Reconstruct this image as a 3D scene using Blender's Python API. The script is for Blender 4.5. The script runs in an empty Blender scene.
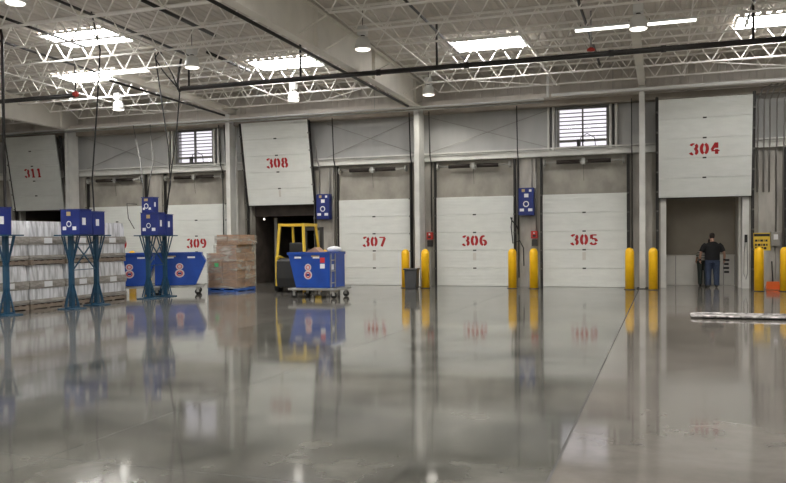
import bpy, math, random
from mathutils import Vector, Matrix
random.seed(7)
C = bpy.context.scene.collection
PI = math.pi
D = 26.69            # distance of the dock wall
DP = 3.6576          # spacing of the dock doors
def door_x(n): return -2.47 - DP * (n - 305)
COLX = {304.5: -0.64, 306.5: -7.96, 308.5: -15.27, 310.5: -22.59}
def deck_z(y): return 7.30 + 0.0224 * (17.2 - y)

# ------------------------------------------------------------------ materials
MATS = {}
def mat(name, col, rough=0.5, metal=0.0, noise=0.0, scale=4.0, bump=0.0, stretch=(1, 1, 1), col2=None, emit=None, estr=0.0, alpha=None, trans=0.0, detail=4):
    m = bpy.data.materials.new(name); m.use_nodes = True
    nt = m.node_tree; b = nt.nodes['Principled BSDF']
    b.inputs['Roughness'].default_value = rough
    b.inputs['Metallic'].default_value = metal
    b.inputs['Base Color'].default_value = (*col, 1)
    if trans: b.inputs['Transmission Weight'].default_value = trans
    if alpha is not None: b.inputs['Alpha'].default_value = alpha
    if noise or col2 or bump:
        tc = nt.nodes.new('ShaderNodeTexCoord'); mp = nt.nodes.new('ShaderNodeMapping'); mp.inputs['Scale'].default_value = stretch
        n = nt.nodes.new('ShaderNodeTexNoise'); n.inputs['Scale'].default_value = scale; n.inputs['Detail'].default_value = detail
        nt.links.new(tc.outputs['Object'], mp.inputs['Vector']); nt.links.new(mp.outputs[0], n.inputs['Vector'])
        r = nt.nodes.new('ShaderNodeValToRGB')
        c2 = col2 if col2 else tuple(max(0, c * (1 - noise)) for c in col)
        c1 = col if col2 else tuple(min(1, c * (1 + noise)) for c in col)
        r.color_ramp.elements[0].position = .35; r.color_ramp.elements[1].position = .65
        r.color_ramp.elements[0].color = (*c2, 1); r.color_ramp.elements[1].color = (*c1, 1)
        nt.links.new(n.outputs['Fac'], r.inputs['Fac']); nt.links.new(r.outputs['Color'], b.inputs['Base Color'])
        if bump:
            bp = nt.nodes.new('ShaderNodeBump'); bp.inputs['Strength'].default_value = bump; bp.inputs['Distance'].default_value = .02
            nt.links.new(n.outputs['Fac'], bp.inputs['Height']); nt.links.new(bp.outputs[0], b.inputs['Normal'])
    if emit:
        b.inputs['Emission Color'].default_value = (*emit, 1); b.inputs['Emission Strength'].default_value = estr
    MATS[name] = m
    return m
mat('white_steel', (.66, .655, .62), .45, 0, .06, 3)
mat('joist_paint', (.90, .875, .83), .5)
mat('beam_paint', (.86, .83, .76), .5, 0, .05, 1.5)
mat('deck_paint', (.66, .615, .56), .55, 0, .08, 1.2)
mat('concrete', (.335, .315, .275), .85, 0, .16, 2.2, .25, (1, 1, .7))
mat('concrete_pier', (.38, .36, .325), .85, 0, .22, 3, .25, (1, 1, .3))
mat('liner', (.42, .42, .41), .32, 0, .05, 2.5, .5, (1, 1, .35))
mat('door_white', (.72, .735, .70), .42, 0, .03, 2, 0, (1, 1, 3))
mat('door_red', (.42, .008, .010), .5, 0, .12, 30)
mat('black_rubber', (.02, .02, .02), .6)
mat('dark_steel', (.055, .053, .05), .5, .4)
mat('pipe_black', (.016, .014, .013), .38, 0)
mat('spring_black', (.03, .022, .018), .5, .3)
mat('track_steel', (.17, .165, .15), .45, .5)
mat('eave_white', (.88, .88, .86), .3)
mat('galvanised', (.42, .42, .40), .35, .7, .1, 6)
mat('conduit_grey', (.30, .29, .27), .4, .5)
mat('bollard_yellow', (.95, .54, .008), .38, 0, .05, 5)
mat('safety_yellow', (.80, .55, .05), .4, 0, .08, 4)
mat('bin_grey', (.055, .057, .06), .5)
mat('blue_paint', (.008, .06, .34), .35, 0, .12, 3)
mat('blue_box', (.008, .022, .17), .4, 0, .1, 3)
mat('teal_steel', (.012, .06, .115), .45, 0, .15, 5)
mat('label_white', (.75, .76, .78), .5)
mat('label_pink', (.62, .54, .56), .5)
mat('label_red', (.6, .03, .03), .5)
mat('label_yellow', (.75, .6, .1), .5)
mat('label_tan', (.45, .33, .15), .5)
mat('wood', (.22, .175, .135), .8, 0, .25, 6, 0, (1, 8, 8))
mat('blue_wood', (.03, .11, .42), .7, 0, .2, 6)
mat('cardboard', (.36, .225, .15), .75, 0, .12, 5)
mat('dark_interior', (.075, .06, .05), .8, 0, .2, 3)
mat('grey_brown_panel', (.34, .305, .25), .7, 0, .06, 1.5)
mat('pale_panel', (.60, .58, .53), .55, 0, .05, 2)
mat('skin', (.42, .24, .17), .55)
mat('hair', (.02, .015, .012), .7)
mat('black_cloth', (.006, .006, .007), .85, 0, .3, 20)
mat('denim', (.03, .045, .085), .85, 0, .3, 25)
mat('green_cloth', (.035, .045, .04), .9, 0, .3, 20)
mat('shoe', (.02, .018, .016), .6)
mat('red_paint', (.50, .04, .03), .4)
mat('orange_plastic', (.75, .16, .03), .45)
mat('wall_side', (.50, .49, .45), .6, 0, .06, 1)
mat('sheet_tan', (.33, .29, .24), .6, 0, .1, 2)
mat('plate_steel', (.42, .40, .40), .35, .5, .6, 9, .5)
mat('skylight_glow', (.8, .8, .8), .5, emit=(1, .985, .965), estr=11.0)
mat('tube_glow', (.9, .9, .9), .4, emit=(1, .97, .90), estr=1.6)
mat('lamp_glow', (.9, .9, .85), .4, emit=(1, .93, .82), estr=1.6)
mat('lamp_shell', (.72, .72, .70), .3, 0)
mat('glass_clear', (.95, .95, .97), .05, 0, trans=1.0)

def striped_plaid():
    m = mat('plaid_cloth', (.1, .12, .1), .9); nt = m.node_tree; b = nt.nodes['Principled BSDF']
    tc = nt.nodes.new('ShaderNodeTexCoord'); w = nt.nodes.new('ShaderNodeTexWave'); w.bands_direction = 'Z'; w.inputs['Scale'].default_value = 6
    r = nt.nodes.new('ShaderNodeValToRGB'); r.color_ramp.elements[0].color = (.06, .07, .06, 1); r.color_ramp.elements[1].color = (.5, .47, .42, 1)
    r.color_ramp.elements[0].position = .45; r.color_ramp.elements[1].position = .6
    nt.links.new(tc.outputs['Object'], w.inputs['Vector']); nt.links.new(w.outputs['Fac'], r.inputs['Fac']); nt.links.new(r.outputs[0], b.inputs['Base Color'])
striped_plaid()

def floor_mat():
    m = mat('polished_concrete', (.2, .19, .17), .12); nt = m.node_tree; b = nt.nodes['Principled BSDF']; L = nt.links.new; N = nt.nodes.new
    def math_(op, a, c=None):
        n = N('ShaderNodeMath'); n.operation = op
        for i, v in enumerate((a, c)):
            if v is None: continue
            if isinstance(v, (int, float)): n.inputs[i].default_value = v
            else: L(v, n.inputs[i])
        return n.outputs[0]
    def mix(fac, a, c, mode='MIX'):
        n = N('ShaderNodeMix'); n.data_type = 'RGBA'; n.blend_type = mode
        for i, v in ((0, fac), (6, a), (7, c)):
            if isinstance(v, (int, float)): n.inputs[i].default_value = v
            elif isinstance(v, tuple): n.inputs[i].default_value = (*v, 1)
            else: L(v, n.inputs[i])
        return n.outputs[2]
    def noise(sc, det, dist=0.0, rough=.55):
        n = N('ShaderNodeTexNoise'); n.inputs['Scale'].default_value = sc; n.inputs['Detail'].default_value = det; n.inputs['Distortion'].default_value = dist; n.inputs['Roughness'].default_value = rough
        L(tc.outputs['Object'], n.inputs['Vector']); return n.outputs['Fac']
    tc = N('ShaderNodeTexCoord')
    def ramp(f, p0, c0, p1, c1):
        r = N('ShaderNodeValToRGB'); e = r.color_ramp.elements; e[0].position = p0; e[0].color = (*c0, 1); e[1].position = p1; e[1].color = (*c1, 1); L(f, r.inputs['Fac']); return r.outputs[0]
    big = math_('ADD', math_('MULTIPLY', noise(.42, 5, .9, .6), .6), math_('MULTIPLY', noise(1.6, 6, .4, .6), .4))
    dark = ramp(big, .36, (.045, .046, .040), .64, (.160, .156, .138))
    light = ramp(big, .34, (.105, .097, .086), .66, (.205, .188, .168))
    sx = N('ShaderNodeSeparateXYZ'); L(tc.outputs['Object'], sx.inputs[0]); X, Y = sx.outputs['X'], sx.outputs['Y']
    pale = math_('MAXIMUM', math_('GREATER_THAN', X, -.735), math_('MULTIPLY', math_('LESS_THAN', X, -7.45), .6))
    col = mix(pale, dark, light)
    col = mix(.12, col, noise(5, 3), 'OVERLAY')
    o = None
    for c, w in ((-.735, .011), (-4.42, .004), (-7.45, .005), (-11.2, .004), (2.92, .004), (6.6, .005)):
        k = math_('LESS_THAN', math_('ABSOLUTE', math_('SUBTRACT', X, c)), w); o = k if o is None else math_('MAXIMUM', o, k)
    o = math_('MAXIMUM', o, math_('LESS_THAN', math_('ABSOLUTE', math_('SUBTRACT', Y, 4.80)), .004))
    col = mix(o, col, (.035, .033, .03)); L(col, b.inputs['Base Color'])
    mr = N('ShaderNodeMapRange'); mr.inputs['From Min'].default_value = .3; mr.inputs['From Max'].default_value = .7; mr.inputs['To Min'].default_value = .055; mr.inputs['To Max'].default_value = .105
    L(noise(.8, 3, .5), mr.inputs['Value'])
    L(math_('MAXIMUM', mr.outputs[0], math_('MULTIPLY', o, .6)), b.inputs['Roughness'])
    b.inputs['IOR'].default_value = 1.5
floor_mat()

def wrap_mat(name, ca, cb, scale, alpha, rough=.18):
    m = mat(name, ca, rough); nt = m.node_tree; b = nt.nodes['Principled BSDF']; L = nt.links.new; N = nt.nodes.new
    tc = N('ShaderNodeTexCoord'); mp = N('ShaderNodeMapping'); mp.inputs['Scale'].default_value = (1, 1, 3.6); L(tc.outputs['Object'], mp.inputs[0])
    n = N('ShaderNodeTexNoise'); n.inputs['Scale'].default_value = scale; n.inputs['Detail'].default_value = 6; n.inputs['Distortion'].default_value = .3; L(mp.outputs[0], n.inputs['Vector'])
    r = N('ShaderNodeValToRGB'); r.color_ramp.elements[0].position = .38; r.color_ramp.elements[1].position = .66
    r.color_ramp.elements[0].color = (*ca, 1); r.color_ramp.elements[1].color = (*cb, 1)
    L(n.outputs['Fac'], r.inputs['Fac']); L(r.outputs[0], b.inputs['Base Color'])
    bp = N('ShaderNodeBump'); bp.inputs['Strength'].default_value = .6; bp.inputs['Distance'].default_value = .03; L(n.outputs['Fac'], bp.inputs['Height']); L(bp.outputs[0], b.inputs['Normal'])
    if alpha < 1:
        ma = N('ShaderNodeMapRange'); ma.inputs['From Min'].default_value = .4; ma.inputs['From Max'].default_value = .75; ma.inputs['To Min'].default_value = alpha * .3; ma.inputs['To Max'].default_value = min(1, alpha * 1.4)
        L(n.outputs['Fac'], ma.inputs['Value']); L(ma.outputs[0], b.inputs['Alpha'])
    return m
wrap_mat('clear_wrap', (.36, .32, .26), (.70, .70, .64), 1.7, .5)
wrap_mat('grey_band', (.25, .23, .205), (.37, .35, .32), 6, 1, .3)
def load_mat():   # vertical white bags seen through film
    m = mat('wrapped_white', (.6, .6, .6), .3); nt = m.node_tree; b = nt.nodes['Principled BSDF']; L = nt.links.new; N = nt.nodes.new
    tc = N('ShaderNodeTexCoord'); mp = N('ShaderNodeMapping'); mp.inputs['Scale'].default_value = (7, 7, .8); L(tc.outputs['Object'], mp.inputs[0])
    n = N('ShaderNodeTexNoise'); n.inputs['Scale'].default_value = 2.2; n.inputs['Detail'].default_value = 3; L(mp.outputs[0], n.inputs['Vector'])
    r = N('ShaderNodeValToRGB'); r.color_ramp.elements[0].position = .35; r.color_ramp.elements[1].position = .6
    r.color_ramp.elements[0].color = (.42, .425, .44, 1); r.color_ramp.elements[1].color = (.78, .79, .82, 1)
    L(n.outputs['Fac'], r.inputs['Fac']); L(r.outputs[0], b.inputs['Base Color'])
    bp = N('ShaderNodeBump'); bp.inputs['Strength'].default_value = .5; bp.inputs['Distance'].default_value = .03; L(n.outputs['Fac'], bp.inputs['Height']); L(bp.outputs[0], b.inputs['Normal'])
load_mat()

# ------------------------------------------------------------------ mesh builder
class MB:
    def __init__(s): s.v = []; s.f = []; s.smooth = []
    def add(s, vs, fs, sm=False):
        o = len(s.v); s.v += [tuple(v) for v in vs]; s.f += [tuple(i + o for i in f) for f in fs]; s.smooth += [sm] * len(fs); return s
    def box(s, x0, x1, y0, y1, z0, z1, M=None, top=1.0):
        cx, cy = (x0 + x1) / 2, (y0 + y1) / 2
        vs = [Vector((x, y, z0)) for x, y in ((x0, y0), (x1, y0), (x1, y1), (x0, y1))] + [Vector((cx + (x - cx) * top, cy + (y - cy) * top, z1)) for x, y in ((x0, y0), (x1, y0), (x1, y1), (x0, y1))]
        if M: vs = [M @ v for v in vs]
        return s.add(vs, [(3, 2, 1, 0), (4, 5, 6, 7), (0, 1, 5, 4), (1, 2, 6, 5), (2, 3, 7, 6), (3, 0, 4, 7)])
    def prism(s, pts, y0, y1, axis='y'):   # polygon in XZ pushed along Y (or YZ along X)
        n = len(pts)
        P = (lambda a, b, t: (a, t, b)) if axis == 'y' else ((lambda a, b, t: (t, a, b)) if axis == 'x' else (lambda a, b, t: (a, b, t)))
        vs = [P(a, b, y0) for a, b in pts] + [P(a, b, y1) for a, b in pts]
        return s.add(vs, [tuple(range(n)), tuple(range(2 * n - 1, n - 1, -1))] + [(i, i + n, (i + 1) % n + n, (i + 1) % n) for i in range(n)])
    def tube(s, pts, r, n=8, cap=True):
        pts = [Vector(p) for p in pts]; rs = r if isinstance(r, (list, tuple)) else [r] * len(pts)
        vs = []; up = None
        for i, p in enumerate(pts):
            a = pts[max(i - 1, 0)]; b = pts[min(i + 1, len(pts) - 1)]; t = (b - a).normalized()
            if up is None: up = Vector((0, 0, 1)) if abs(t.z) < .9 else Vector((1, 0, 0))
            u = (up - t * up.dot(t))
            if u.length < 1e-4: u = t.orthogonal()
            u.normalize(); w = t.cross(u); up = u
            vs += [p + (u * math.cos(2 * PI * k / n + PI / n) + w * math.sin(2 * PI * k / n + PI / n)) * rs[i] for k in range(n)]
        fs = [(i * n + k, i * n + (k + 1) % n, (i + 1) * n + (k + 1) % n, (i + 1) * n + k) for i in range(len(pts) - 1) for k in range(n)]
        if cap: fs += [tuple(range(n - 1, -1, -1)), tuple(range((len(pts) - 1) * n, len(pts) * n))]
        return s.add(vs, fs, n > 5)
    def lathe(s, prof, c=(0, 0, 0), n=20):
        vs = [(c[0] + r * math.cos(2 * PI * k / n), c[1] + r * math.sin(2 * PI * k / n), c[2] + z) for r, z in prof for k in range(n)]
        fs = [(i * n + k, i * n + (k + 1) % n, (i + 1) * n + (k + 1) % n, (i + 1) * n + k) for i in range(len(prof) - 1) for k in range(n)]
        fs += [tuple(range(n - 1, -1, -1)), tuple(range((len(prof) - 1) * n, len(prof) * n))]
        return s.add(vs, fs, True)
    def loft(s, rings, n=20):   # rings: (centre, rx, ry, forward tilt)
        vs = []
        for c, rx, ry in rings:
            vs += [(c[0] + rx * math.cos(2 * PI * k / n), c[1] + ry * math.sin(2 * PI * k / n), c[2]) for k in range(n)]
        fs = [(i * n + k, i * n + (k + 1) % n, (i + 1) * n + (k + 1) % n, (i + 1) * n + k) for i in range(len(rings) - 1) for k in range(n)]
        fs += [tuple(range(n - 1, -1, -1)), tuple(range((len(rings) - 1) * n, len(rings) * n))]
        return s.add(vs, fs, True)
    def sphere(s, c, rx, ry, rz, n=16, m=10):
        return s.loft([((c[0], c[1], c[2] + rz * math.cos(PI * (m - i) / m)), max(1e-3, rx * math.sin(PI * i / m)), max(1e-3, ry * math.sin(PI * i / m))) for i in range(m + 1)], n)
    def build(s, name, m, parent=None, loc=None, bevel=0.0, remesh=0.0):
        me = bpy.data.meshes.new(name); me.from_pydata(s.v, [], s.f); me.update()
        for p, sm in zip(me.polygons, s.smooth): p.use_smooth = sm
        me.materials.append(MATS[m])
        o = bpy.data.objects.new(name, me); C.objects.link(o)
        if parent: o.parent = parent
        if loc: o.location = loc
        if bevel:
            b = o.modifiers.new('b', 'BEVEL'); b.width = bevel; b.segments = 2; b.limit_method = 'ANGLE'
        if remesh:
            q = o.modifiers.new('r', 'REMESH'); q.mode = 'VOXEL'; q.voxel_size = remesh; q.use_smooth_shade = True
            w = o.modifiers.new('s', 'SMOOTH'); w.iterations = 4; w.factor = .5
        return o
def tag(o, label=None, cat=None, group=None, kind=None):
    if label: o['label'] = label
    if cat: o['category'] = cat
    if group: o['group'] = group
    if kind: o['kind'] = kind
    return o
def empty(name, loc, label, cat, group=None, rz=0, kind=None):
    o = bpy.data.objects.new(name, None); C.objects.link(o); o.location = loc; o.rotation_euler = (0, 0, rz); o.empty_display_size = .1
    return tag(o, label, cat, group, kind)
def copy_tree(o, parent=None):
    c = o.copy(); C.objects.link(c); c.parent = parent
    for ch in [x for x in bpy.data.objects if x.parent == o]: copy_tree(ch, c)
    return c
def struct(o): o['kind'] = 'structure'; return o

# ------------------------------------------------------------------ stencil numerals
def arc(cx, cy, rx, ry, a0, a1, n=10): return [(cx + rx * math.cos(math.radians(a0 + (a1 - a0) * i / n)), cy + ry * math.sin(math.radians(a0 + (a1 - a0) * i / n))) for i in range(n + 1)]
T = .17
GLY = {
 '0': [arc(.31, .5, .21, .42, 105, 255), arc(.31, .5, .21, .42, -75, 75)],
 '1': [[(.34, .02), (.34, .98)], [(.16, .80), (.34, .93)], [(.16, .045), (.52, .045)]],
 '3': [arc(.30, .71, .21, .22, 160, 75), arc(.30, .71, .21, .22, 50, -80), arc(.30, .28, .23, .24, 80, -60), arc(.30, .28, .23, .24, -95, -165)],
 '4': [[(.42, .02), (.42, .42)], [(.42, .52), (.42, .98)], [(.38, .93), (.08, .36)], [(.05, .30), (.62, .30)]],
 '5': [[(.14, .90), (.54, .90)], [(.15, .92), (.15, .56)], arc(.30, .32, .23, .26, 120, 0), arc(.30, .32, .23, .26, -25, -160)],
 '6': [arc(.31, .5, .21, .42, 60, 265), arc(.32, .30, .20, .23, 110, -80)],
 '7': [[(.06, .90), (.58, .90)], [(.55, .84), (.26, .02)]],
 '8': [arc(.31, .73, .18, .20, 100, 260), arc(.31, .73, .18, .20, -80, 80), arc(.31, .28, .22, .23, 105, 255), arc(.31, .28, .22, .23, -75, 75)],
 '9': [arc(.31, .5, .21, .42, 240, 445), arc(.30, .70, .20, .23, -70, -255)],
}
def numeral_mesh(text, h=.365, adv=.305, y=0.0):
    mb = MB(); W = adv * len(text)
    for i, ch in enumerate(text):
        ox = -W / 2 + i * adv + .02
        for st in GLY[ch]:
            pts = [(ox + p[0] * .255 / .62, p[1] * h) for p in st]; hw = []
            for k in range(len(pts)):
                a = pts[max(k - 1, 0)]; b = pts[min(k + 1, len(pts) - 1)]
                dx, dz = b[0] - a[0], b[1] - a[1]; l = math.hypot(dx, dz) or 1; nx, nz = -dz / l, dx / l
                w = .036 * (.58 + .72 * abs(dz) / l)          # upright strokes are fatter
                hw.append(((pts[k][0] + nx * w, pts[k][1] + nz * w), (pts[k][0] - nx * w, pts[k][1] - nz * w)))
            for k in range(len(pts) - 1):
                (a, b), (c, d) = hw[k], hw[k + 1]
                q = [a, b, d, c]
                mb.add([(p[0], y - .004, p[1]) for p in q] + [(p[0], y, p[1]) for p in q], [(0, 1, 2, 3), (7, 6, 5, 4), (0, 4, 5, 1), (1, 5, 6, 2), (2, 6, 7, 3), (3, 7, 4, 0)])
    return mb

# ------------------------------------------------------------------ setting: floor, walls, deck
XL, XR, YB = -38.0, 10.5, -9.0
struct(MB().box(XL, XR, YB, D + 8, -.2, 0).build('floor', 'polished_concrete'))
# dock wall: lower concrete with the three open bays cut out
w = MB(); OPEN = {304: 3.02, 308: 3.02, 311: 3.02}
edges = sorted([(door_x(n) - 1.29, door_x(n) + 1.29) for n in OPEN])
x = XL
for a, b in edges:
    w.box(x, a, D, D + .3, 0, 4.3); w.box(a, b, D, D + .3, 3.02, 4.3); x = b
w.box(x, XR, D, D + .3, 0, 4.3)
wb = struct(w.build('wall_back', 'concrete'))
# upper liner with two window holes
u = MB(); u.box(XL, -17.94, D + .06, D + .3, 4.3, 7.3); u.box(-17.94, -16.38, D + .06, D + .3, 4.3, 4.66); u.box(-17.94, -16.38, D + .06, D + .3, 5.9, 7.3)
u.box(-16.38, -3.28, D + .06, D + .3, 4.3, 7.3); u.box(-3.28, -1.74, D + .06, D + .3, 4.3, 4.58); u.box(-3.28, -1.74, D + .06, D + .3, 5.86, 7.3); u.box(-1.74, XR, D + .06, D + .3, 4.3, 7.3)
struct(u.build('wall_back_upper', 'liner'))
struct(MB().box(XL - .3, XL, YB, D + .3, 0, 8.2).build('wall_left', 'wall_side'))
struct(MB().box(XR, XR + .3, YB, D + .3, 0, 8.2).build('wall_right', 'wall_side'))
struct(MB().box(XL, XR, YB - .3, YB, 0, 8.2).build('wall_front', 'wall_side'))
# ribbed steel deck, ribs running towards the dock wall
ck = MB(); x = XL; pat = [(0, 0), (.11, 0), (.14, .028), (.21, .028)]
xs = []
while x < XR + .3:
    for dx, dz in pat: xs.append((x + dx, dz))
    x += .24
vs = []
for (a, dz) in xs:
    for y in (YB, D + .3): vs.append((a, y, deck_z(y) + dz))
    for y in (D + .3, YB): vs.append((a, y, deck_z(y) + dz + .06))
fs = []
for i in range(len(xs) - 1):
    a = 4 * i; fs += [(a, a + 4, a + 5, a + 1), (a + 2, a + 6, a + 7, a + 3)]
ck.add(vs, fs)
struct(ck.build('ceiling', 'deck_paint'))
# corrugated band of wall between the girt and the deck
g = MB()
x = XL
while x < XR:
    g.prism([(x, D + .06), (x, D + .012), (x + .03, D + .0), (x + .19, D + .0), (x + .22, D + .012), (x + .22, D + .06)], 6.02, 7.2, 'z'); x += .22
struct(g.build('trim_1', 'deck_paint'))
struct(MB().box(XL, XR, D - .14, D + .06, 4.31, 4.51).box(XL, XR, D - .2, D - .14, 4.31, 4.335).box(XL, XR, D - .2, D - .14, 4.485, 4.51).build('trim_2', 'white_steel'))
struct(MB().box(XL, XR, D - .12, D + .06, 4.55, 4.60).build('trim_3', 'white_steel'))
struct(MB().box(XL, XR, D - .32, D + .06, 5.93, 5.95).box(XL, XR, D - .32, D - .30, 5.95, 6.12).build('trim_4', 'sheet_tan'))
struct(MB().box(XL, XR, D - .62, D - .32, 6.14, 6.17).box(XL, XR, D - .62, D - .60, 6.17, 6.30).build('trim_5', 'deck_paint'))
# concrete piers between the doors
k = 1
pp = MB()
for n in range(302, 313):
    xc = door_x(n) + DP / 2
    if xc < XL or xc > XR: continue
    p = MB().box(xc - .28, xc + .28, D - .06, D, 0, 4.3); struct(p.build('trim_%d' % (5 + k), 'concrete_pier')); k += 1

# ------------------------------------------------------------------ windows with louvres
def window(i, x0, x1, z0, z1):
    o = MB()
    for a, b in ((x0 - .02, x0 + .05), (x1 - .05, x1 + .02)): o.box(a, b, D - .02, D + .1, z0, z1)
    o.box(x0 + .05, x1 - .05, D - .02, D + .1, z0, z0 + .05); o.box(x0 + .05, x1 - .05, D - .02, D + .1, z1 - .05, z1)
    o.box((x0 + x1) / 2 - .025, (x0 + x1) / 2 + .025, D, D + .1, z0 + .05, z1 - .05); o.box(x0 + .05, x1 - .05, D, D + .1, z0 + .19, z0 + .27)
    r = struct(o.build('window_%d' % i, 'track_steel'))
    pn = MB().box(x0 + .05, x1 - .05, D + .12, D + .13, z0 + .05, z1 - .05); pn.build('pane', 'glass_clear', r)
    z = z0 + .36; lv = MB()
    while z < z1 - .08: lv.box(x0 + .05, x1 - .05, D + .03, D + .09, z, z + .028); z += .128
    lv.build('louvre', 'track_steel', r)
    ps = MB()
    for a in (x0 - .30, x0 - .14, x1 + .08, x1 + .26): ps.box(a - .035, a + .035, D - .1, D + .06, 4.51, 5.93)
    ps.build('frame_post', 'white_steel', r)
    ds = MB()
    for a in (x0 - .22, x1 + .17): ds.box(a - .03, a + .03, D - .04, D + .058, 4.60, 5.93)
    ds.build('dark_gap_post', 'dark_steel', r)
    cb = MB(); xm = (x0 + x1) / 2; cb.tube([(xm - .12, D - .06, z0 + .02), (xm - .05, D - .08, z0 + .32), (xm + .15, D - .1, z0 + .44), (xm + .38, D - .08, z0 + .30), (xm + .42, D - .06, z0)], .014, 6)
    cb.box(xm - .18, xm - .06, D - .1, D - .02, z0 + .02, z0 + .26)
    cb.build('actuator', 'dark_steel', r)
window(1, -17.98, -16.34, 4.64, 5.92); window(2, -3.31, -1.71, 4.57, 5.88)

# ------------------------------------------------------------------ dock doors
def door_panel(h=3.05, w=2.68):
    pr = []; z = 0.0; ys = -.055
    steps = int(round(h / .1017))
    prof = [(0.0, 0.0)]
    for i in range(steps):
        z0 = i * h / steps; z1 = (i + 1) * h / steps; sec = (i % 6 == 0 and i)
        dep = .022 if sec else .006
        prof += [(ys + dep, z0), (ys, z0 + (.014 if sec else .012)), (ys, z1 - .012)]
    prof += [(ys + .006, h), (0.0, h)]
    return MB().prism(prof, -w / 2, w / 2, 'x')
DOORS = [303, 304, 305, 306, 307, 308, 309, 310, 311]
raised = {304: 2.85, 308: 2.95, 311: 2.99}
proto = door_panel(); pm = None
lockmb = MB().box(-.055, .055, -.085, -.05, -.022, .022)
for i, n in enumerate(DOORS):
    if pm is None:
        o = proto.build('door_1', 'door_white'); pm = o.data
    else:
        o = bpy.data.objects.new('door_%d' % (i + 1), pm); C.objects.link(o)
    struct(o); zz = raised.get(n, 0.0)
    yy = D - .02 if not zz else D - .09
    o.location = (door_x(n) + (.02 if n == 308 else (-.2 if n == 311 else 0)), yy, zz + .004)
    if zz: o.rotation_euler = (math.radians(9.6), 0, 0)
    if n == 303: nm = None
    else: numeral_mesh(str(n), y=-.0555).build('door_number', 'door_red', o, (0, 0, 1.31 if n == 304 else 1.37))
    for kz in (.61, 1.22, 1.83, 2.44): 
        l = MB().box(-.055, .055, -.07, -.05, kz - .022, kz + .022); l.build('lock_plate', 'dark_steel', o)
    if n in (305, 306, 307): MB().box(-.06, .05, -.058, -.054, .88, 1.14) .build('notice', 'pale_panel', o); 
    if n == 308: MB().box(-.04, .04, -.058, -.054, .30, .55).build('notice', 'pale_panel', o)
    MB().box(-1.34, 1.34, -.05, 0, -.03, 0.0).build('bottom_seal', 'black_rubber', o)

# door tracks, one each side of each door
def track(xc, n, side):
    mb = MB(); zr = n in raised
    if zr:
        pts = [(D - .10, 0), (D - .10, 2.85), (D - .62, 5.95)]
    else: pts = [(D - .09, 0), (D - .09, 4.28)]
    for (ya, za), (yb, zb) in zip(pts[:-1], pts[1:]):
        for (dx0, dx1, e0, e1) in ((-.012, .012, -.06, .06), (-.045, .045, .04, .06)):
            q = [(dx0, e0), (dx1, e0), (dx1, e1), (dx0, e1)]
            vs = [(xc + a, ya + b, za) for a, b in q] + [(xc + a, yb + b, zb) for a, b in q]
            mb.add(vs, [(3, 2, 1, 0), (4, 5, 6, 7), (0, 1, 5, 4), (1, 2, 6, 5), (2, 3, 7, 6), (3, 0, 4, 7)])
    r = mb.build('door_track', 'dark_steel')
    where = 'dark steel track up the edge of dock door %d nearest door %d' % (n, n - side)
    tag(r, where, 'door track', 'tracks beside the dock doors')
    z = .6
    while z < (5.7 if zr else 3.1):
        y = D - .17 if z < 2.85 else D - .17 - (z - 2.85) * .168
        MB().box(xc - .03, xc + .03, y - .03, y + .03, z - .025, z + .025).build('roller', 'track_steel', r); z += .61
for n in DOORS:
    for side in (-1, 1):
        if n == 303 and side == 1: continue
        track(door_x(n) + side * 1.385, n, side)
# torsion springs above the closed doors
for n in (305, 306, 307, 309, 310):
    x = door_x(n)
    r = empty('torsion_spring', (x, D - .2, 4.1), 'black pair of counterbalance springs on a shaft over closed door %d' % n, 'door spring', 'springs over the closed doors')
    MB().tube([(-1.3, 0, 0), (1.3, 0, 0)], .022, 8).build('shaft', 'galvanised', r)
    for a, b in ((-.86, -.13), (.13, .86)): MB().tube([(a, 0, 0), (b, 0, 0)], .068, 14).build('spring', 'spring_black', r)
    MB().box(-.05, .05, -.04, .2, -.1, .1).build('centre_bracket', 'galvanised', r)
    for s in (-1, 1): MB().lathe([(.09, -.03), (.11, -.03), (.11, .03), (.09, .03)]).build('cable_drum', 'galvanised', r, (s * 1.25, 0, 0)).rotation_euler = (0, PI / 2, 0)
    MB().tube([(0, .02, -.1), (0, .1, -.62)], .006, 5).build('cord', 'dark_steel', r)

# spaces behind the open doors
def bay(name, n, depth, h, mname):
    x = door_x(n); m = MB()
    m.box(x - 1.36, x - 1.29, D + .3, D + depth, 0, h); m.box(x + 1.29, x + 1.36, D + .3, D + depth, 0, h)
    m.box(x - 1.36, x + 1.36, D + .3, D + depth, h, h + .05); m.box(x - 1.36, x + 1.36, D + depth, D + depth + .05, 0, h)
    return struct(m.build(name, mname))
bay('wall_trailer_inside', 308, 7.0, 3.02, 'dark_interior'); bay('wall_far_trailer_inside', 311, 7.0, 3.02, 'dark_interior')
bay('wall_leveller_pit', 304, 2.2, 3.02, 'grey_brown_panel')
x4 = door_x(304)
struct(MB().box(x4 - 1.29, x4 - 1.12, D - .02, D + .06, 0, 2.86).build('trim_30', 'white_steel'))
struct(MB().box(x4 + 1.10, x4 + 1.29, D - .02, D + .3, 0, 2.86).build('trim_31', 'white_steel'))
struct(MB().box(x4 + 1.02, x4 + 1.10, D + .35, D + 1.8, 0, 2.9).build('trim_32', 'pale_panel'))
x8 = door_x(308)
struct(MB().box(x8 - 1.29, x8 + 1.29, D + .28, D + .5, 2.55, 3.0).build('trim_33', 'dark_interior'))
struct(MB().box(x8 - .86, x8 - .74, D + 1.0, D + 1.1, 0, 2.5).box(x8 + .9, x8 + 1.1, D + .9, D + 1.1, 0, 2.5).build('trim_34', 'conduit_grey'))
gt = empty('dock_barrier', (x4 + .04, D + 1.5, 0), 'low pale panelled barrier behind the person in open doorway 304', 'barrier')
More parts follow.
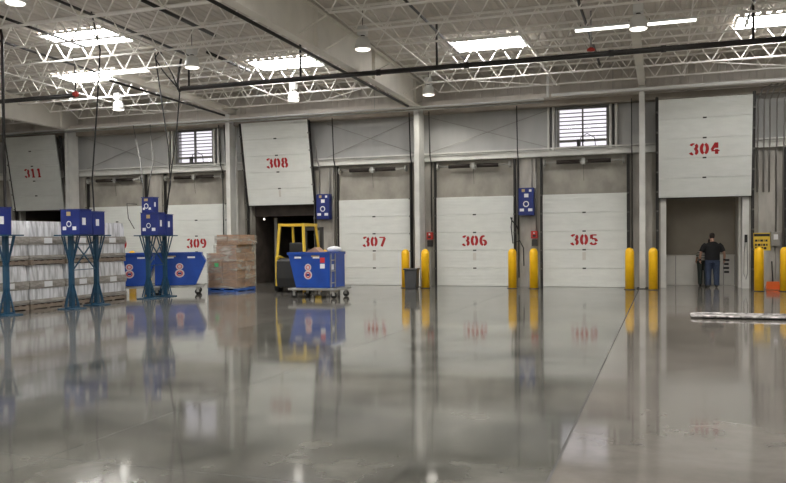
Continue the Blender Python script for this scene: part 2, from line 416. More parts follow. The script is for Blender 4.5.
MB().box(-1.2, 1.05, 0, .05, .0, 1.02).build('panel', 'pale_panel', gt, bevel=.01)
MB().box(-1.22, 1.07, -.04, .08, 1.02, 1.07).build('top_rail', 'grey_brown_panel', gt)
for s in (-.86, .62, .96): MB().box(s - .012, s + .012, -.012, 0, .02, .98).build('seam_strip', 'conduit_grey', gt)
nb = MB()
for j, (a, b) in enumerate(((.64, .72), (.66, .70), (.63, .71), (.66, .71))): nb.box(a - .02, b + .08, -.016, -.001, .85 - j * .13 - .05, .85 - j * .13 + .02)
nb.build('warning_label', 'black_rubber', gt)
struct(MB().box(x4 - 1.2, x4 + 1.1, D + 1.60, D + 1.66, 1.0, 3.0).build('trim_35', 'grey_brown_panel'))
sp = empty('pit_lamp', (x8 - 1.0, D + .45, 2.45), 'small white lamp glinting in the dark of open doorway 308', 'lamp')
MB().sphere((0, 0, 0), .035, .035, .035, 10, 6).build('bulb', 'lamp_glow', sp); MB().tube([(0, .0, .03), (0, .02, .12)], .01, 6).build('stem', 'dark_steel', sp)
cr = empty('cable_reel_hook', (x4 + 1.2, D - .03, 1.0), 'black pull handle and hanging cord on the jamb of doorway 304', 'hook')
MB().box(-.04, .04, -.07, 0, .42, .66).build('handle', 'black_rubber', cr)
MB().tube([(-.02, -.03, .44), (-.05, -.03, .1), (-.06, -.03, -.55), (0, -.03, -.72), (.05, -.03, -.5), (.03, -.03, .44)], .008, 5).build('cord', 'dark_steel', cr)

# ------------------------------------------------------------------ columns and beams
for key, x in COLX.items():
    top = 6.33 if key in (304.5, 308.5) else 6.14
    c = empty('steel_column', (x, 0, 0), 'white steel column between dock doors %d and %d' % (int(key), int(key) + 1), 'column', 'columns along the dock wall', kind='thing')
    MB().box(-.085, .085, D - .76, D - .735, 0, top).build('front_flange', 'white_steel', c)
    MB().box(-.012, .012, D - .735, D - .22, 0, top).box(-.085, .085, D - .22, D - .2, 0, top).build('web', 'white_steel', c)
    if key in (306.5, 310.5):
        for s in (-.105, .095): MB().box(s, s + .01, D - .735, D - .2, 0, top).build('side_plate', 'white_steel', c)
    MB().box(-.17, .17, D - .82, D - .14, 0, .02).build('base_plate', 'dark_steel', c)
for key in (306.5, 310.5):
    x = COLX[key]; y0, y1 = YB, D - .05; b = MB()
    zb = lambda y: 6.14 + (D - y) * .009
    zt = lambda y: deck_z(y) - .075
    def slab(hw, fa, fb):
        vs = [(dx, y, f(y)) for y in (y0, y1) for f in (fa, fb) for dx in (-hw, hw)]
        b.add(vs, [(0, 1, 3, 2), (4, 6, 7, 5), (0, 4, 5, 1), (2, 3, 7, 6), (0, 2, 6, 4), (1, 5, 7, 3)])
    r = empty('roof_beam', (x, 0, 0), 'deep grey roof beam running to the column between doors %d and %d' % (int(key), int(key) + 1), 'roof beam', 'deep roof beams', kind='thing')
    slab(.12, zb, lambda y: zb(y) + .03); b.build('bottom_flange', 'beam_paint', r)
    b = MB(); slab(.008, lambda y: zb(y) + .03, lambda y: zt(y) - .03); b.build('web', 'beam_paint', r)
    b = MB(); slab(.12, lambda y: zt(y) - .03, zt); b.build('top_flange', 'beam_paint', r)
    for ys in [y for y in (25.6, 21.6, 17.6, 13.6, 9.6, 5.6)]:
        MB().box(-.1, -.008, ys, ys + .012, zb(ys) + .03, zt(ys) - .03).box(.008, .1, ys, ys + .012, zb(ys) + .03, zt(ys) - .03).build('stiffener', 'beam_paint', r)
for key in (304.5, 308.5):
    x = COLX[key]; r = empty('tie_beam', (x, 0, 0), 'shallow light beam from the column between doors %d and %d to the joists' % (int(key), int(key) + 1), 'beam', 'shallow tie beams', kind='thing')
    def seg(hw, a, b): 
        return MB().add([(s * hw, y, z) for y, k in ((19.45, .13), (D - .1, 0)) for z in (6.33 + k + a, 6.33 + k + b) for s in (-1, 1)], [(0, 1, 3, 2), (4, 6, 7, 5), (0, 4, 5, 1), (2, 3, 7, 6), (0, 2, 6, 4), (1, 5, 7, 3)])
    seg(.1, 0, .02).build('bottom_flange', 'beam_paint', r); seg(.008, .02, .24).build('web', 'beam_paint', r); seg(.1, .24, .26).build('top_flange', 'beam_paint', r)

# ------------------------------------------------------------------ open-web joists
BAYS = [('between the two deep beams', -22.59, -7.96), ('on the door 304 side', -7.96, 6.67), ('beyond both deep beams', -37.22, -22.59)]
ORD = ['first', 'second', 'third', 'fourth', 'fifth', 'sixth', 'seventh', 'eighth', 'ninth', 'tenth', 'eleventh', 'twelfth']
def make_joist():
    L = 14.63 - .26; r = empty('roof_joist', (0, 0, 0), 'joist', 'roof joist')
    def ch(x0, x1, z0, z1, nm):
        MB().box(x0, x1, -.035, -.008, z0, z1).box(x0, x1, .008, .035, z0, z1).build(nm, 'joist_paint', r)
    ch(.0, L, -.045, 0, 'top_chord'); ch(.75, L - .75, -.632, -.596, 'bottom_chord')
    m = MB(); n = 17; p = (L - 1.5) / n
    pts = [(.1, -.03)]
    for i in range(n): pts += [(.75 + i * p + .02, -.61), (.75 + (i + .5) * p, -.03)]
    pts += [(L - .77, -.61), (L - .1, -.03)]
    for a, b in zip(pts[:-1], pts[1:]): m.tube([(a[0], 0, a[1]), (b[0], 0, b[1])], .019, 4, False)
    m.build('web', 'joist_paint', r); return r
j0 = make_joist(); used = False
for bn, (bname, xa, xb) in enumerate(BAYS):
    for k in range(12 if bn == 0 else (9 if bn == 1 else 7)):
        y = 25.62 - 1.524 * k
        j = j0 if not used else copy_tree(j0); used = True
        j.location = (xa + .13, y, deck_z(y) - .002)
        j['group'] = 'white open-web joists under the roof deck'
        j['label'] = 'white zigzag roof joist, %s from the dock wall, %s' % (ORD[k], bname)
# bridging angles tying the joists together
for i, (x, y0, y1) in enumerate([(-3.2, 12, 25.6), (-6.35, 12, 25.6), (.6, 13, 25.6), (3.4, 14, 25.6), (-12.35, 8, 25.6), (-18.2, 12, 25.6), (-10.2, 9, 25.6)]):
    z0, z1 = deck_z(y0) - .66, deck_z(y1) - .66
    near = ['above door 305', 'beside the deep beam above door 306', 'above door 304', 'over the yellow sign', 'over the forklift', 'over the brown boxes and blue hoppers', 'beside the deep beam above door 307'][i]
    tag(MB().tube([(x, y0, z0), (x, y1, z1)], .018, 4).build('bridging_bar', 'joist_paint'), 'thin white bar tying roof joists together, %s' % near, 'roof bar', 'bridging bars under the joists')
# diagonal kickers near the eave
for i, (xa, xb) in enumerate([(-5.6, -3.7), (1.3, 3.6), (-9.3, -11.2), (-19.5, -17.3)]):
    tag(MB().tube([(xa, 24.15, deck_z(24.15) - .64), (xb, 25.5, deck_z(25.5) - .62)], .018, 4).build('diagonal_brace', 'joist_paint'),
        'slanting white brace across the last joists near %s' % ['door 306', 'door 304', 'door 307', 'window over door 309'][i], 'roof bar', 'slanting braces under the joists')

# ------------------------------------------------------------------ skylights
SK = [(-17.9, 22.0, 2.55, 1.2, 'bright skylight above the wrapped white pallets, nearest the dock wall'), (-15.0, 18.1, 2.1, 1.25, 'bright skylight high above the blue boxes on stands'),
      (-11.15, 22.55, 2.1, 1.15, 'bright skylight above the forklift'), (-4.7, 22.4, 1.95, 1.1, 'bright skylight above door 306'), (3.0, 22.6, 2.4, 1.1, 'bright skylight above the yellow warning sign')]
for rr in (10.6, 4.0, -3.0):
    for xx in (-30, -18.3, -11.2, -3.6, 3.7): SK.append((xx, rr, 2.6, 1.3, 'unseen skylight panel added for its light in the near part of the roof'))  # out-of-view skylight rows, added for the light they give
for (x, y, a, b, lab) in SK:
    r = empty('skylight', (x, y, deck_z(y) - .0), lab, 'skylight', 'skylights in the roof deck', kind='thing'); tl = math.atan(.0224)
    r.rotation_euler = (-tl, 0, 0)
    MB().box(-a / 2, a / 2, -b / 2, b / 2, -.03, -.012).build('diffuser', 'skylight_glow', r)
    MB().box(-a / 2 - .06, -a / 2, -b / 2 - .06, b / 2 + .06, -.05, -.005).box(a / 2, a / 2 + .06, -b / 2 - .06, b / 2 + .06, -.05, -.005).box(-a / 2, a / 2, -b / 2 - .06, -b / 2, -.05, -.005).box(-a / 2, a / 2, b / 2, b / 2 + .06, -.05, -.005).build('curb_frame', 'white_steel', r)

# ------------------------------------------------------------------ lamps
def highbay():
    r = empty('high_bay_lamp', (0, 0, 0), 'l', 'lamp')
    MB().box(-.11, .11, -.11, .11, .34, .56).build('ballast_box', 'lamp_shell', r, bevel=.02)
    MB().tube([(0, 0, .30), (0, 0, .36)], .05, 10).build('neck', 'dark_steel', r)
    MB().lathe([(.07, .31), (.12, .29), (.17, .22), (.195, .08), (.2, .0), (.19, .0), (.185, .08), (.16, .2), (.11, .27), (.02, .28)]).build('reflector', 'lamp_shell', r)
    MB().lathe([(.186, .02), (.17, -.015), (.1, -.03), (.01, -.035)]).build('lens', 'lamp_glow', r)
    MB().tube([(0, 0, .56), (0, 0, .98)], .008, 6).build('hanger', 'dark_steel', r)
    return r
HB = [(-12.05, 12.5, 6.34, 'round lamp nearest to the corner over the tall blue box stands'), (-11.87, 18.4, 6.25, 'round high-bay lamp between the blue stands and the deep roof beam'), (-11.5, 23.75, 6.22, 'round high-bay lamp over the raised door 308'),
      (-6.95, 18.25, 6.27, 'round high-bay lamp hung beside the deep roof beam'), (-7.25, 25.0, 6.32, 'round high-bay lamp at the top of the column beside door 306'), (-17.88, 23.1, 6.22, 'round high-bay lamp above the wrapped white pallets'),
      (-.52, 18.3, 6.17, 'round lit high-bay lamp between the two strip lights near door 304')]
for xx, yy in ((5.0, 17.0), (-4.0, 14.8)): HB.append((xx, yy, 6.42, 'unseen high-bay lamp added to brighten doors 304 and 305'))  # extra lamps out of view, added to brighten the dock doors at this end
for yy in (13.0, 5.0, -2.5):
    for xx in (-28, -20, -3, 5): HB.append((xx, yy, 6.4, 'unseen high-bay lamp added to light the hall'))  # lamp rows outside the view, added to light the hall and dock wall
hb0 = None
for (x, y, z, lab) in HB:
    if hb0 is None: r = hb0 = highbay()
    else: r = copy_tree(hb0)
    r.location = (x, y, z); r['label'] = lab; r['group'] = 'high-bay lamps under the roof'
for (x, y, z, lab) in HB:
    ld = bpy.data.lights.new('high_bay_light', 'SPOT'); ld.energy = 165 * (1.1 if x < -16 else .5 if y > 22 else (1.7 if x > -5 and y > 14 else (.8 if y > 17 else 1))); ld.color = (1, .95, .86); ld.shadow_soft_size = .16; ld.spot_size = math.radians(150); ld.spot_blend = .6
    lo = bpy.data.objects.new('high_bay_light', ld); C.objects.link(lo); lo.location = (x, y, z - .06)
for (x0, x1, lab) in ((-16.8, -13.95, 'long white strip light above the blue boxes'), (-2.0, -.62, 'white strip light on the door 305 side of the round lamp'), (-.42, .72, 'white strip light on the door 304 side of the round lamp')):
    y = 19.38; zc = deck_z(y) - .71; r = empty('strip_light', ((x0 + x1) / 2, y, zc), lab, 'light', 'strip lights under the joists'); hw = (x1 - x0) / 2
    MB().box(-hw, hw, -.07, .07, 0, .06).build('housing', 'lamp_shell', r); MB().box(-hw + .02, hw - .02, -.065, .065, -.035, 0).build('diffuser', 'tube_glow', r)
    for s in (-1, 1): MB().tube([(s * hw * .8, 0, .06), (s * hw * .8, 0, .12)], .008, 5).build('hanger', 'dark_steel', r)

# ------------------------------------------------------------------ sprinkler pipes
def rod(name, pts, rad, m, lab, cat, grp=None, n=8): return tag(MB().tube(pts, rad, n).build(name, m), lab, cat, grp)
mp = empty('sprinkler_main', (0, 20.05, 0), 'thick black sprinkler main pipe crossing the whole ceiling', 'pipe')
MB().tube([(-13.33, 0, 6.08), (9.8, 0, 6.08)], .066, 14).build('pipe_run', 'pipe_black', mp)
MB().tube([(-13.33, 0, 6.02), (-13.42, 0, 6.08), (-13.44, 0, 6.2), (-13.40, 0, 6.5), (-13.3, 0, 6.95)], .035, 8).build('riser', 'pipe_black', mp)
for x in (-13.05, -9.48, -5.58, 1.95, 5.6): MB().tube([(x, 0, 6.14), (x, 0, 7.225)], .03, 8).build('drop_pipe', 'pipe_black', mp)
for x in (-7.2, -4.8, -1.2, .0, 4): MB().tube([(x - .06, 0, 6.08), (x + .06, 0, 6.08)], .082, 14).build('coupling', 'pipe_black', mp)
mq = empty('sprinkler_branch_main', (0, 19.95, 0), 'black pipe ending in a red valve over the wrapped pallets', 'pipe')
MB().tube([(-37, 0, 6.125), (-17.0, 0, 6.125)], .066, 14).build('pipe_run', 'pipe_black', mq)
MB().tube([(-17.05, 0, 6.16), (-16.93, 0, 6.16)], .085, 14).build('red_valve', 'red_paint', mq)
MB().tube([(-17.0, 0, 6.24), (-17.0, 0, 7.3)], .02, 6).build('hanger', 'pipe_black', mq)
for i, (x, y0, y1) in enumerate([(-12.85, 9, 19.7), (-11.05, 14.0, 18.2), (-12.15, 19.6, 22.0), (-5.5, 12, 23.6), (-1.82, 14, 24.8), (-16.7, 14.5, 20.5), (1.95, 12, 22), (-15.0, 14.4, 18)]):
    rod('sprinkler_pipe', [(x, y0, deck_z(y0) - .30), (x, y1, deck_z(y1) - .30)], .034 if i not in (1, 2) else .045, 'pipe_black',
        'dark sprinkler pipe under the deck %s' % ['running to the elbow over the blue boxes', 'short, between blue boxes and deep beam', 'short, above door 308', 'over door 306 meeting the black main', 'over door 305 behind the strip light', 'over the wrapped white pallets', 'over doorway 304', 'through the skylight above the blue boxes'][i], 'pipe', 'sprinkler pipes under the deck')
rod('sprinkler_pipe', [(-8.24, 9, 6.30), (-8.24, 25.9, 6.15)], .04, 'pipe_black', 'black pipe running under the edge of the deep beam over door 307', 'pipe', 'sprinkler pipes under the deck')
rod('sprinkler_pipe', [(-15.46, 19.6, 6.40), (-15.46, 26.2, 6.30)], .035, 'pipe_black', 'black pipe running under the edge of the shallow tie beam over door 309', 'pipe', 'sprinkler pipes under the deck')
for k, w_ in ((1, 'nearest the dock wall'), (3, 'second from the dock wall'), (5, 'third from the dock wall'), (6, 'fourth from the dock wall')):
    y = 25.62 - 1.524 * k; z = 6.17 + (D - y) * .009
    rod('kicker_brace', [(-7.86, y + .06, z + .06), (-7.15, y + .06, deck_z(y) - .64)], .02, 'beam_paint', 'slanting brace from joist to the deep beam above door 306, ' + w_, 'brace', 'kicker braces on the deep beam', 4)
rod('gas_pipe', [(-16.1, 16.2, 0.0), (-16.08, 16.2, 5.2), (-16.06, 16.2, 6.9), (-16.12, 16.2, 7.15), (-16.5, 16.2, 7.25)], .04, 'pipe_black', 'black vertical pipe with a bent top beside the wrapped pallets', 'pipe')
hs = empty('heat_sensor', (-1.70, 20.32, 6.24), 'small red unit hanging on a thin pipe behind the black main over door 305', 'sensor')
MB().tube([(0, 0, .06), (0, 0, .98)], .022, 8).build('drop_pipe', 'galvanised', hs); MB().lathe([(.05, .08), (.10, .04), (.10, 0), (.03, -.02)]).build('red_head', 'red_paint', hs)
# pale pipes along the eave
E_ = rod('eave_pipe', [(-3.40, 25.85, 6.19), (9.8, 25.85, 6.19)], .055, 'eave_white', 'bright white pipe along the wall top above doors 304 and 305', 'pipe', None, 10)
for x in (-1.5, 1.6, 4.8, 8): MB().tube([(x, 25.85, 6.1), (x, 25.85, 7.2)], .008, 5).build('hanger', 'galvanised', E_)
rod('eave_pipe', [(-3.52, 25.85, 7.1), (-3.52, 25.85, 6.14)], .045, 'eave_white', 'short white upright pipe at the end of the bright wall-top pipe', 'pipe')
E_ = rod('eave_pipe', [(-37, 25.85, 6.17), (-3.65, 25.85, 6.08)], .033, 'eave_white', 'thin pale pipe along the wall top over doors 306 to 311, upper of two', 'pipe')
for x in (-34, -27, -20, -13.2, -5.2): MB().tube([(x, 25.85, 6.1), (x, 25.85, 7.2)], .008, 5).build('hanger', 'galvanised', E_)
E_ = rod('eave_pipe', [(-37, 25.75, 6.05), (-3.65, 25.75, 5.97)], .028, 'galvanised', 'thin grey pipe along the wall top over doors 306 to 311, lower of two', 'pipe')
for x in (-30, -24, -16.4, -9.4): MB().tube([(x, 25.75, 6.1), (x, 25.75, 7.2)], .008, 5).build('hanger', 'galvanised', E_)
# crossed bracing rods over the upper wall
BR = [(-7.6, -4.0), (-11.6, -8.4), (-22.2, -18.5), (-14.0, -11.4)]
for i, (a, b) in enumerate([(-7.7, -3.6), (-11.6, -8.2), (-22.2, -18.4)]):
    for s in (0, 1):
        za, zb = (4.62, 5.85) if s else (5.85, 4.62)
        rod('bracing_rod', [(a, D - .0 - .05 * s, za), (b, D - .0 - .05 * s, zb)], .011, 'conduit_grey', 'thin rod %s towards the doors 304 end, on the upper wall over door %s' % (('falling', 'rising')[s], ('306', '307', '310')[i]), 'rod', 'bracing rods on the upper wall', 5)

# ------------------------------------------------------------------ conduits and cables on the dock wall
CON = [(-4.60, .30, 4.3, 6.0, 'black_rubber'), (-4.62, 1.75, 4.28, 4.28, 'dark_steel'), (-4.15, 3.3, 4.28, 4.28, 'conduit_grey'), (-4.02, 1.85, 4.28, 4.28, 'conduit_grey'), (-8.33, .6, 4.28, 6.0, 'black_rubber'), (-7.62, 1.9, 4.28, 6.0, 'dark_steel'), (-11.22, 1.0, 4.28, 6.0, 'dark_steel'),
       (-11.85, 3.3, 4.28, 5.0, 'conduit_grey'), (-.96, .9, 4.28, 6.0, 'dark_steel'), (-15.62, .9, 4.28, 6.0, 'dark_steel'), (-11.45, 3.3, 4.28, 4.28, 'conduit_grey'), (-15.85, .5, 4.28, 6.0, 'black_rubber')]
lab = ['hanging beside the blue box between doors 305 and 306', 'short and thin, beside door 306 bollard', 'into the blue box between doors 305 and 306', 'down to the red button between doors 305 and 306', 'black, hanging down to the grey bin', 'running down to the red button beside the white column', 'beside the blue box near door 307', 'into the blue box near door 308', 'beside door 305 and the white column', 'down the edge of door 309 beside the column', 'into the far side of the blue box near door 307', 'black, down the edge of door 309']
for (x, z0, zm, z1, m), l in zip(CON, lab):
    y = D - .16
    pts = [(x, y, z0), (x, y, min(zm, 4.25))] + ([(x, D - .30, 4.5), (x, D - .40, z1)] if z1 > 4.5 else [])
    rod('wall_cable', pts, .02 if m != 'conduit_grey' else .022, m, 'cable on the dock wall ' + l, 'cable', 'cables and conduits on the dock wall', 6)
for i, x in enumerate((2.70, 2.87, 3.03, 3.22, 3.42, 3.62)):
    rod('wall_conduit', [(x, D - .1, 1.74 if i == 3 else (2.95 if i < 3 else .6)), (x, D - .1, 4.2), (x, D - .27, 4.45), (x, D - .34, 5.7), (x + .1, D - .45, 6.0), (x + .35, D - .6, 6.12)], .024, 'conduit_grey',
        'grey conduit bending over at the wall top above the yellow sign, %s from door 304' % ORD[i], 'conduit', 'grey conduits above the yellow sign', 7)
# ladder-like cable ties
for i, (x, z0, z1) in enumerate([(-15.5, 2.2, 4.2)]):
    m = MB().tube([(x - .1, D - .14, z0), (x - .1, D - .14, z1)], .015, 5).tube([(x + .1, D - .14, z0), (x + .1, D - .14, z1)], .015, 5)
    z = z0 + .1
    while z < z1: m.tube([(x - .1, D - .14, z), (x + .1, D - .14, z)], .012, 5); z += .22
    tag(m.build('cable_ladder', 'track_steel'), 'narrow ladder of cable rungs on the pier between doors 308 and 309', 'cable ladder')

# ------------------------------------------------------------------ bollards
def bollard():
    r = empty('bollard', (0, 0, 0), 'b', 'bollard')
    MB().lathe([(.135, 0), (.135, 1.14), (.13, 1.19), (.10, 1.25), (.055, 1.285), (.004, 1.295)], n=24).build('sleeve', 'bollard_yellow', r)
    MB().lathe([(.17, 0), (.17, .012), (.14, .018), (.1, .018)], n=24).build('floor_ring', 'dark_steel', r); return r
b0 = None
for key, mid in [(303.5, 2.97), (304.5, -.66), (305.5, -4.30), (306.5, -7.84), (307.5, -11.62), (309.5, -18.93)]:
    for s in (1, -1):
        hi, lo = int(key), int(key) + 1
        r = bollard() if b0 is None else copy_tree(b0)
        if b0 is None: b0 = r
        r.location = (mid + s * .345, 25.27 if key == 306.5 else (25.56 if key > 304 else 25.4), 0); r['group'] = 'yellow bollards along the dock wall'
        if key == 303.5: r['label'] = ('yellow bollard on the far side of the orange dustpan from door 304', 'yellow bollard in front of the yellow warning sign')[s < 0]
        else: r['label'] = 'round-topped yellow bollard guarding the edge of door %d on its door %d side' % ((hi, lo) if s > 0 else (lo, hi))

# ------------------------------------------------------------------ wall control boxes and buttons
def ring_logo(mb, cx, cz, r, y):
    vs = [(cx + q * math.cos(2 * PI * k / 16), y, cz + q * math.sin(2 * PI * k / 16)) for q in (r, r * .68) for k in range(16)]
    mb.add(vs, [(k, (k + 1) % 16, 16 + (k + 1) % 16, 16 + k) for k in range(16)])
for x, lab in ((-11.63, 'blue control box with white stickers on the pier between doors 307 and 308'), (-4.31, 'blue control box with white stickers on the pier between doors 305 and 306')):
    r = empty('control_box', (x, D - .06, 2.37), lab, 'control box', 'blue control boxes on the wall')
    MB().box(-.24, .24, -.30, -.04, 0, .92).build('case', 'blue_box', r, bevel=.02)
    MB().box(-.25, .25, -.335, -.30, .02, .90).build('lid', 'blue_box', r, bevel=.01)
    MB().box(-.29, .29, -.04, 0, .1, .2).box(-.29, .29, -.04, 0, .76, .86).build('mounting_rail', 'galvanised', r)
    MB().box(-.14, -.04, -.342, -.336, .78, .87).build('tan_sticker', 'label_tan', r)
    for a, b, c, d in ((.1, .18, .78, .86), (-.06, .08, .60, .72), (-.21, -.07, .14, .23), (.07, .21, .14, .23)): MB().box(a, b, -.342, -.336, c, d).build('white_sticker', 'label_white', r)
    m = MB(); ring_logo(m, 0, .38, .1, -.342); m.build('round_emblem', 'label_white', r)
for x, lab in ((-7.70, 'red-topped push-button station beside the white column'), (-4.08, 'red-topped push-button station under the blue box by door 305')):
    r = empty('button_station', (x, D - .06, 1.36), lab, 'button box', 'push-button stations by the doors')
    MB().box(-.09, .09, -.1, 0, 0, .22).build('lower_case', 'dark_steel', r, bevel=.008); MB().box(-.11, .11, -.12, 0, .25, .50).build('red_case', 'red_paint', r, bevel=.008)
    MB().box(-.05, .05, -.13, -.12, .30, .36).build('dark_window', 'black_rubber', r); MB().sphere((0, -.13, .43), .03, .02, .03, 10, 6).build('lens', 'label_white', r)
r = empty('cable_loop', (-4.75, D - .27, 1.1), 'black hose looping down beside the bollard at door 306', 'hose')
MB().tube([(-.05, 0, 1.22), (-.08, -.02, .9), (-.02, -.04, .35), (.2, -.04, .45), (.33, -.04, .2), (.34, -.03, -.4)], .02, 6).build('hose', 'black_rubber', r)
MB().tube([(-.1, 0, 1.22), (-.04, -.02, 1.1), (.1, -.04, .95), (.16, -.04, .8)], .02, 6).build('lead', 'black_rubber', r)
# warning sign, switch box, dustpan and broom
sg = empty('warning_sign', (2.83, D - .085, 1.17), 'yellow warning sign with black lettering behind the bollard', 'sign')
MB().box(-.24, .24, 0, .012, 0, .54).build('sign_board', 'safety_yellow', sg)
MB().box(-.22, .22, -.004, 0, .43, .51).build('black_header', 'black_rubber', sg)
t = MB()
for row, ws in ((.30, (.07, .03, .08, .02, .06)), (.17, (.05, .08, .03, .06, .04)), (.07, (.09, .04, .05, .07))):
    x = -.19
    for wv in ws: t.box(x, x + wv, -.004, 0, row - .03, row + .035); x += wv + .022
t.build('black_lettering', 'black_rubber', sg)
sb = empty('switch_box', (3.19, D - .08, 1.3), 'grey electrical switch box beside the yellow sign', 'switch box')
MB().box(-.13, .13, -.14, 0, 0, .44).build('case', 'conduit_grey', sb, bevel=.01); MB().box(-.05, .07, -.147, -.14, .2, .36).build('white_sticker', 'label_white', sb)
MB().tube([(.0, -.05, 0), (.02, -.05, -.5), (.01, -.05, -1.0)], .01, 5).build('lead', 'conduit_grey', sb)
dp = empty('dustpan', (3.1, 26.15, 0), 'orange dustpan standing on the floor between the yellow bollards', 'dustpan')
MB().prism([(-.2, .02), (.2, .02), (.2, .04), (.17, .24), (-.17, .24), (-.2, .04)], .12, .16).box(-.2, .2, -.12, .12, .01, .025).box(-.2, -.18, -.12, .13, .025, .1).box(.18, .2, -.12, .13, .025, .1).build('pan', 'orange_plastic', dp)
MB().tube([(0, .14, .22), (-.02, .24, .84)], .018, 8).build('handle', 'black_rubber', dp)

# ------------------------------------------------------------------ bin
bn = empty('waste_bin', (-7.84, 24.86, 0), 'dark grey waste bin between two yellow bollards', 'bin')
MB().prism([(-.185, 0), (.185, 0), (.21, .62), (-.21, .62)], -.17, .17).build('tub', 'bin_grey', bn, bevel=.02)
MB().box(-.235, .235, -.2, .2, .62, .67).build('rim', 'bin_grey', bn, bevel=.01)

# ------------------------------------------------------------------ box stands
def stand():
    r = empty('box_stand', (0, 0, 0), 's', 'stand')
    MB().box(-.05, .05, -.05, .05, .02, 1.8).build('post', 'teal_steel', r)
    MB().box(-.25, .25, -.22, .22, 0, .025).box(-.02, .02, -.22, .22, .025, .06).build('base_plate', 'teal_steel', r)
    for a in range(4):
        c, s = math.cos(a * PI / 2 + .0), math.sin(a * PI / 2)
        MB().tube([(c * .22, s * .20, .05), (c * .05, s * .05, .62)], .018, 4).build('foot_brace', 'teal_steel', r)
        MB().tube([(c * .05, s * .05, 1.12), (c * .27, s * .23, 1.79)], .018, 4).build('head_brace', 'teal_steel', r)
    MB().box(-.29, .29, -.25, .25, 1.79, 1.82).build('top_plate', 'teal_steel', r)
    return r
def blue_box(x, y, z, lab, w=.62, d=.5, h=.6):
    r = empty('battery_box', (x, y, z), lab, 'blue box', 'blue boxes on the stands', rz=-.0)
    MB().box(-w / 2, w / 2, -d / 2, d / 2, 0, h - .02).build('case', 'blue_box', r, bevel=.012); MB().box(-w / 2 - .01, w / 2 + .01, -d / 2 - .01, d / 2 + .01, h - .02, h).build('lid', 'blue_box', r)
    k = w / .62
    for a, b in ((-.24, -.13), (.08, .2)): MB().box(a * k, b * k, -d / 2 - .006, -d / 2, .18 * h, .32 * h).build('white_sticker', 'label_white', r)
    m = MB(); m.add([(w / 2 + .006, a * d, b * h) for a, b in ((-.30, .38), (-.02, .38), (-.02, .66), (-.30, .66))], [(0, 1, 2, 3)]); m.build('white_sticker', 'label_white', r)
    m = MB(); ring_logo(m, -.03, h * .42, .075, -d / 2 - .007); m.build('round_emblem', 'label_white', r)
    MB().box(-.10, .02, -d / 2 - .006, -d / 2, .74 * h, .9 * h).build('tan_sticker', 'label_tan', r)
    return r
S = [(-14.02, 14.1, 'teal steel stand cut off by the photo edge, nearest the camera'), (-13.74, 15.86, 'teal steel stand in the middle pair, nearer of the pair'), (-13.95, 17.02, 'teal steel stand in the middle pair, farther of the pair'),
     (-13.94, 19.2, 'teal steel stand in front of the blue hoppers, nearer of the pair'), (-14.02, 20.12, 'teal steel stand in front of the blue hoppers, farther of the pair')]
s0 = None
for x, y, lab in S:
    r = stand() if s0 is None else copy_tree(s0); s0 = s0 or r
    r.location = (x, y, 0); r['label'] = lab; r['group'] = 'teal steel stands in pairs'
blue_box(-14.24, 14.02, 1.82, 'blue box on the nearest stand, at the photo edge', .54, .44, .62)
blue_box(-13.64, 15.95, 1.82, 'blue box with round emblem on the nearer stand of the middle pair', .56, .44, .62)
blue_box(-13.89, 16.78, 1.82, 'blue box on the farther stand of the middle pair', .50, .44, .60)
blue_box(-13.80, 19.25, 1.82, 'blue box with round emblem on the nearer stand by the hoppers', .60, .30, .64)
blue_box(-14.05, 20.15, 1.82, 'blue box on the farther stand by the hoppers', .40, .34, .62)
blue_box(-13.88, 19.25, 2.46, 'smaller blue box stacked on top of another box by the hoppers', .38, .26, .44)
for j, (xa, ya, xb, yb, ll) in enumerate(((-13.76, 15.94, -13.93, 16.94, 'middle'), (-13.95, 19.27, -14.01, 20.05, 'hopper'))):
    m = MB()
    for a, b in ((.95, 1.7), (1.7, .95)): m.tube([(xa, ya, a), (xb, yb, b)], .018, 4)
    for z in (.95, 1.3): m.tube([(xa, ya, z), (xb, yb, z)], .014, 4)
    tag(m.build('cross_brace', 'teal_steel'), 'crossed teal bars joining the two stands of the %s pair' % ll, 'brace', 'crossed bars between the stands')
for pts, l in ([[(-13.74, 16.72, 2.43), (-13.6, 16.5, 3.2), (-13.17, 16.2, 4.9), (-13.04, 16.2, 6.33), (-13.2, 16.1, 7.25)], 'rising from the middle pair of boxes'],
               [[(-13.95, 20.15, 2.44), (-13.75, 20.0, 3.2), (-13.40, 19.9, 4.8), (-13.20, 19.8, 5.9), (-13.3, 19.6, 6.4), (-13.7, 19.5, 7.2)], 'rising from the hopper stands to the pipe elbow'],
               [[(-14.0, 19.3, 2.9), (-13.95, 19.35, 3.4), (-15.2, 21.3, 4.1), (-18.54, 25.8, 6.1)], 'grey, above the stacked small box'],
               [[(-14.10, 19.25, 2.88), (-14.28, 19.5, 3.2), (-16.0, 21.7, 4.3), (-19.3, 25.8, 6.1)], 'grey, above the hopper stands on the pallet side'],
               [[(-13.9, 20.0, 2.46), (-13.7, 20.0, 3.3), (-13.62, 19.8, 4.4), (-13.9, 19.6, 7.2)], 'thin, beside the smaller stacked box']):
    rod('hanging_cable', pts, .018, 'black_rubber' if 'grey' not in l else 'dark_steel', 'dark hanging cable ' + l, 'cable', 'cables hanging down to the stands', 6)
rod('hanging_cable', [(-13.9, 19.9, 7.24), (-14.09, 19.9, 7.0), (-13.82, 19.9, 6.6), (-13.35, 19.9, 6.1)], .018, 'black_rubber', 'dark cable looping from the roof to the pipe elbow', 'cable', 'cables hanging down to the stands', 6)
